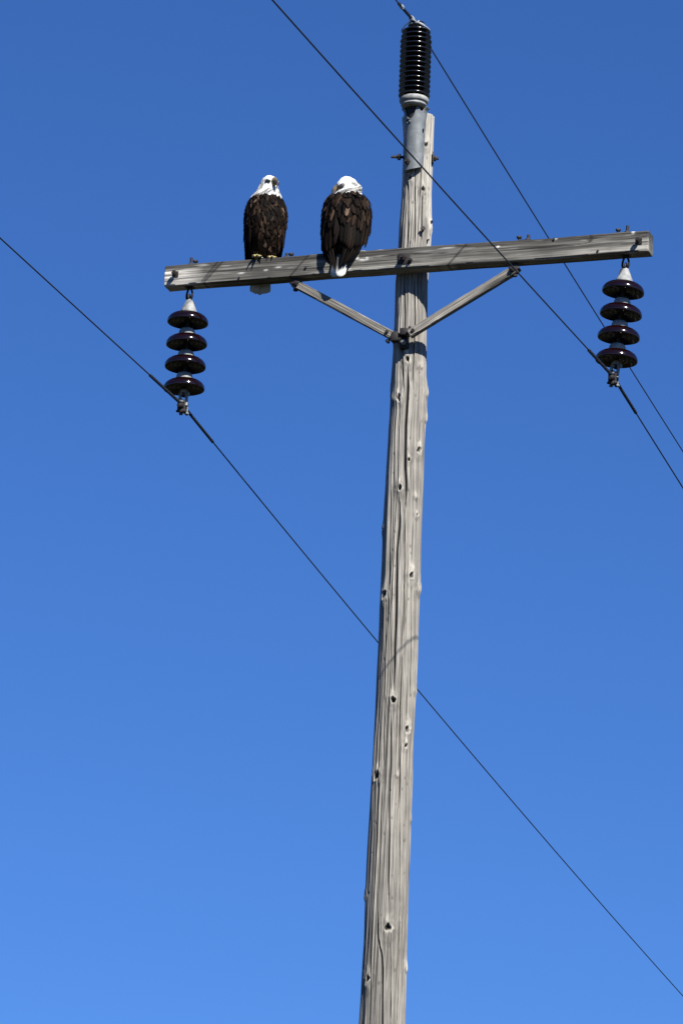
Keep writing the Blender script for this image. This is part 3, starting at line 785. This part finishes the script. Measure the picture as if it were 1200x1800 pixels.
    def feather(V, F, C, S, a0, z0, ln, w, skew, l0, l1, tone, tip=1.6, rnd=0.0):
        b = len(V); n = len(PW)
        pa = .5 + .5 * math.sin(a0 * 5.3 + z0 * 31 + seed) * math.sin(z0 * 47 - a0 * 2.1 + seed * 2)
        tone = [c * (.35 + 1.9 * pa * pa) for c in tone]
        for k in range(n):
            t = k / (n - 1); z = z0 - ln * t; a = a0 + skew * t
            pc = S(a, z); rad = max(.03, math.hypot(pc.x - lean * z, pc.y + .03))
            da = w * .5 * PW[k] / rad; lf = l0 + (l1 - l0) * t
            for s, ex in ((-1, -.0012), (0, .0016), (1, -.0012)):
                V.append(S(a + s * da, z + (.004 if s and k == n - 1 else 0), lf + ex))
                g = 1.0 if s == 0 else 1.0
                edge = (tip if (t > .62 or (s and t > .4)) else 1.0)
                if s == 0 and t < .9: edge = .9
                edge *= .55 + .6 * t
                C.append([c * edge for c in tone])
        for k in range(n - 1):
            for s in range(2):
                q = b + k * 3 + s; F.append([q, q + 1, q + 4, q + 3])
    BROWNS = [(.0035, .0022, .0016), (.0075, .0046, .0031), (.015, .0090, .0058), (.028, .0170, .0110), (.046, .0290, .0190), (.058, .0390, .0270)]
    def brown(lo=0, hi=5):
        c = BROWNS[min(5, max(0, int(rg.triangular(lo, hi + .99, lo + .6))))]; k = rg.uniform(.7, 1.3)
        return [x * k for x in c]
    V, F, C = [], [], []
    z = -.005
    while z < zm(.40):
        nrow = 30
        for j in range(nrow):
            a = 2 * math.pi * (j + (.5 if int(z * 1000) % 2 else 0)) / nrow + rg.uniform(-.1, .1)
            fr = math.cos(a)
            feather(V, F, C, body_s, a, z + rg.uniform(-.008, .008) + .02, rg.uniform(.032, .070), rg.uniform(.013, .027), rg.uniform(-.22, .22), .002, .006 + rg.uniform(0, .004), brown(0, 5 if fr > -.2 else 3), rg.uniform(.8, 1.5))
        z += .015
    pl = link('contour_feathers', mesh_np('contour_feathers', V, F, col=np.array(C)), M_FEATH, T); pl['kind'] = 'stuff'
    # shaggy white hackles over the nape and throat
    V, F, C = [], [], []
    z = zm(.425)
    while z < zm(.492):
        for j in range(24):
            a = 2 * math.pi * j / 24 + rg.uniform(-.12, .12)
            if z > zm(.455) and math.cos(a) > .35: continue
            w = rg.uniform(.93, 1.03)
            feather(V, F, C, body_s, a, z + rg.uniform(-.004, .008) + .012, rg.uniform(.028, .042), rg.uniform(.012, .019), rg.uniform(-.1, .1), .0005, .005, (.54 * w, .53 * w, .50 * w), 1.02)
        z += .012
    hk = link('neck_hackles', mesh_np('neck_hackles', V, F, col=np.array(C)), M_WHITE, T); hk['kind'] = 'stuff'
    # ---- folded wings
    for sd in (1, -1):
        V, F, C = [], [], []
        dr = droop[0] if sd > 0 else droop[1]
        def WS(a, z, off=0.0, sd=sd, dr=dr):
            p = wing_s(sd * a, z, off)
            k = max(0.0, min(1.0, (.30 - z) / .25))
            p.x += sd * dr * k * max(0, math.sin(a)); return p
        def zbot(p):                                         # lower edge of the closed wing from leading to trailing edge
            return .035 - .10 * p ** 1.6 + max(0, p - .72) * .30
        nq, npp = 22, 14
        for i in range(nq):
            for j in range(npp):
                p = j / (npp - 1); q = i / (nq - 1)
                a = R(58 + 14 * q) * (1 - p) + R(176) * p
                z = zm(.405) * (1 - q) + (zbot(p) + .02) * q
                V.append(WS(a, z, -.004)); C.append((.004, .003, .0024))
        for i in range(nq - 1):
            for j in range(npp - 1):
                q = i * npp + j; F.append([q, q + 1, q + npp + 1, q + npp])
        # primaries and secondaries: long dark blades
        for p in np.linspace(.10, .98, 13):
            a = R(68) * (1 - p) + R(174) * p
            zt = zm(.235) - .03 * p + rg.uniform(-.01, .01)
            feather(V, F, C, WS, a, zt, zt - zbot(p) + rg.uniform(-.008, .012), .040, .10 * (1 - p) - .02, .002, .008 + .003 * rg.random(), brown(0, 3), 1.5)
        for k in range(5):                                   # wing tip crossing over the tail
            a = R(156 - k * 12); zt = .06
            feather(V, F, C, WS, a, zt, .150 + .012 * (4 - k), .030, R(4), .0, .006 + .002 * k, brown(0, 1), 1.2)
        # greater and median coverts, scapulars
        for zt, ln, w, cnt, hi in ((zm(.255), .115, .030, 17, 4), (zm(.285), .095, .028, 16, 4), (zm(.315), .080, .026, 16, 5), (zm(.345), .070, .024, 16, 4), (zm(.372), .058, .022, 15, 5), (zm(.40), .048, .021, 14, 3)):
            for j in range(cnt):
                p = (j + rg.uniform(.2, .8)) / cnt
                a = R(60) * (1 - p) + R(178) * p
                if rg.random() < .06 or (zt > zm(.39) and p < .30): continue
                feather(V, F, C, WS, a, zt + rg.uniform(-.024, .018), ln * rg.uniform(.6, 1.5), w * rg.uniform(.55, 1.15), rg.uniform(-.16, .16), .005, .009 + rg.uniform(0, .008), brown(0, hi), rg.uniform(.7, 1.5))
        wg = link('wing', mesh_np('wing', V, F, col=np.array(C)), M_FEATH, T)
        sm = wg.modifiers.new('thick', 'SOLIDIFY'); sm.thickness = .0014; sm.offset = -1
    # ---- tail feathers
    nt_ = 9
    for k in range(nt_):
        s = (k - (nt_ - 1) / 2) / ((nt_ - 1) / 2); V, F, C = [], [], []
        order = abs(s); n = 9
        L_ = .212 - .010 * s * s + rg.uniform(-.004, .003)
        for i in range(n):
            t = i / (n - 1)
            w = .017 * [.5, .75, .92, 1, 1.06, 1.1, 1.1, 1.0, .66][i]
            cx_ = s * (.016 + (tail_spread - .016) * t); cy_ = -.072 - .040 * t + .010 * order - .005 * (1 - order); cz_ = .03 - L_ * t
            for e, ex in ((-1, .0), (0, -.003), (1, .0)):
                V.append((cx_ + e * w * (1.0) + lean * cz_, cy_ + ex, cz_ + (.006 * abs(e) if i == n - 1 else 0)))
                g = max(0, min(1, (t - .70 + .16 * order) / .12))
                dk = (.11, .10, .088)
                C.append([dk[c] * (1 - g) + (.52, .51, .475)[c] * g for c in range(3)])
        for i in range(n - 1):
            for e in range(2):
                q = i * 3 + e; F.append([q, q + 1, q + 4, q + 3])
        tf = link('tail_feather', mesh_np('tail_feather', V, F, col=np.array(C)), M_WHITE, T)
        sm = tf.modifiers.new('thick', 'SOLIDIFY'); sm.thickness = .0016
    # ---- head furniture in the head's own frame
    hz = zm(.507)
    HM = Matrix.Translation((head_dx + lean * hz, .022, hz)) @ Matrix.Rotation(HY, 4, 'Z') @ Matrix.Translation((0, 0, zm(.50) - hz)) @ Matrix.Rotation(-R(head_pitch), 4, 'X') @ Matrix.Translation((0, 0, hz - zm(.50)))
    # hooked beak
    V, F, C = [], [], []
    path = [(.052, .002, .0155, .0185), (.066, .003, .0135, .0180), (.079, .000, .0115, .0160), (.091, -.006, .0092, .0130), (.100, -.016, .0068, .0098), (.104, -.027, .0042, .0062), (.1025, -.036, .0014, .002)]
    nb = 16
    for i, (y, z, rx, rz) in enumerate(path):
        tl = [0, 0, .25, .6, 1.0, 1.35, 1.5][i]
        for j in range(nb):
            q = 2 * math.pi * j / nb
            dx = rx * math.cos(q); dd = rz * math.sin(q)
            if math.sin(q) < 0: dd *= .9
            V.append((dx, y + dd * math.sin(tl), z + dd * math.cos(tl)))
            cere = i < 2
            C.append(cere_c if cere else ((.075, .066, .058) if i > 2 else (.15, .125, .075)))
    for i in range(len(path) - 1):
        for j in range(nb):
            q = i * nb + j; r_ = i * nb + (j + 1) % nb; F.append([q, q + nb, r_ + nb, r_])
    F.append([(len(path) - 1) * nb + j for j in range(nb)])
    # lower mandible
    b = len(V); low = [(.050, -.013, .012, .006), (.068, -.014, .0095, .0055), (.084, -.017, .007, .0045), (.092, -.020, .003, .002)]
    for i, (y, z, rx, rz) in enumerate(low):
        for j in range(nb):
            q = 2 * math.pi * j / nb; V.append((rx * math.cos(q), y, z + rz * math.sin(q))); C.append((.22, .17, .06))
    for i in range(len(low) - 1):
        for j in range(nb):
            q = b + i * nb + j; r_ = b + i * nb + (j + 1) % nb; F.append([q, q + nb, r_ + nb, r_])
    V = [HM @ Vector((v[0] * 1.3, .050 + (v[1] - .050) * 1.12, v[2] * 1.38 + .001)) for v in V]
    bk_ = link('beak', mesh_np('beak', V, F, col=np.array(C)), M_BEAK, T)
    for sx in (-1, 1):
        nm = MB().lathe([(.0022, -.001), (.003, .0005), (.001, .001)], 8, Matrix.Rotation(sx * math.pi / 2, 3, 'Y'), (sx * .0165, .066, .011))
        nm.V = [HM @ v for v in nm.V]; nm.build('nostril', M_PUPIL, bk_)
    for sx in (-1, 1):
        ec = Vector((sx * .0362, .0408, .0005)); nrm = Vector((sx * .80, .60, .0)).normalized()
        eb = MB(); MQ = nrm.to_track_quat('Z', 'Y').to_matrix()
        eb.lathe([(.0105 * math.cos(t), .0105 * math.sin(t)) for t in np.linspace(-.6, 1.5, 9)], 18, MQ, ec)
        eb.V = [HM @ v for v in eb.V]; ey = eb.build('eye', M_IRIS, T, auto=80)
        pb = MB().lathe([(.0078, .0068), (.0070, .0088), (.0045, .0104), (.001, .0110)], 16, MQ, ec)
        pb.V = [HM @ v for v in pb.V]; pb.build('pupil', M_PUPIL, ey, auto=80)
        # bony brow; dark ring round the eye paints in its shade and grey lore
        bw = MB().tube([ec + Vector((sx * -.004, .020, .010)), ec + Vector((sx * .003, .008, .0125)), ec + Vector((sx * .0055, -.008, .0115)), ec + Vector((sx * .004, -.022, .008))], [.004, .0055, .0055, .002], 8)
        bw.V = [HM @ v for v in bw.V]; bw.build('brow', M_WHITE_PLAIN, T)
        sk_ = MB().tube([ec + Vector((sx * -.0085, .026, -.002)), ec + Vector((sx * -.0005, .010, -.001)), ec + Vector((sx * .0008, 0, -.001)), ec + Vector((sx * -.0008, -.010, -.002)), ec + Vector((sx * -.003, -.017, -.003))], [q * eye_r for q in (.0085, .0118, .0124, .0105, .004)], 10)
        sk_.V = [HM @ v for v in sk_.V]; sk_.build('eye_ring', M_LORE_SHADE, T)
    # ---- feathered thighs and yellow feet
    for sx in (-1, 1):
        th = []
        V, F, C = [], [], []
        def leg_s(a, z, off=0.0, sx=sx):
            r_ = np.interp(z, [.015, .04, .08, .14], [.017, .026, .036, .044]) + off
            return Vector((sx * .046 + r_ * math.sin(a), .008 + r_ * math.cos(a) + .02 * (z - .02), z))
        for z in (.030, .050, .070, .090):
            for j in range(9):
                a = 2 * math.pi * j / 9 + rg.uniform(-.2, .2)
                feather(V, F, C, leg_s, a, z + rg.uniform(0, .008) + .012, .036, .022, rg.uniform(-.1, .1), .0, .003, brown(0, 4), 1.5)
        tg = link('thigh', mesh_np('thigh', V, F, col=np.array(C)), M_FEATH, T)
        ft = MB().tube([(sx * .046, .008, .05), (sx * .046, .012, .028), (sx * .046, .014, .012)], [.011, .0105, .0125], 10)
        talons = []
        for an, ln in ((-.50, .048), (0.02, .056), (.52, .047), (3.14, .034)):
            dx, dy = math.sin(an), math.cos(an); pts = []; rd = []
            for k in range(6):
                t = k / 5
                pts.append((sx * .046 + dx * ln * t, .012 + dy * ln * t, .0105 + .006 * math.sin(math.pi * min(1, t * 1.3)) - .008 * max(0, t - .75)))
                rd.append(.0105 - .003 * t)
            ft.tube(pts, rd, 8)
            e = Vector(pts[-1]); tp = []
            for k in range(5):
                t = k / 4; tp.append(e + Vector((dx * .016 * math.sin(t * 1.5), dy * .016 * math.sin(t * 1.5), -.02 * (1 - math.cos(t * 1.5)) - .002)))
            talons.append(MB().tube(tp, [.0058, .005, .0038, .0024, .0006], 8))
        fo = ft.build('foot', M_FOOT, T, auto=70)
        for tb in talons: tb.build('talon', M_TALON, fo)
    return T
M_WHITE_PLAIN = m_plain('white_brow_feathers', (.54, .53, .50), .8, 0, .05, 60)
M_LORE_SHADE = m_plain('dark_grey_lore_shade', (.022, .02, .018), .6, 0, .2, 90)
p1 = A(-.915, .156, TOP)
eagle('bald eagle facing the viewer, beak and yellow feet showing, left bird on the crossarm', p1, R(188), 22, .93, .86, 5, .052, lean=.0, head_dx=-.008)
p2 = A(-.395, .150, TOP)
eagle('bald eagle seen from behind with its head turned left, nearer the pole', p2, R(-18.5), 118, .80, 1.02, 9, .034, lean=.0, head_dx=.0, head_pitch=26, cere_c=(.085, .072, .055), eye_r=1.25, droop=(.016, 0.0))  # darker cere: sub-adult tone plus the face's shade put into the colour
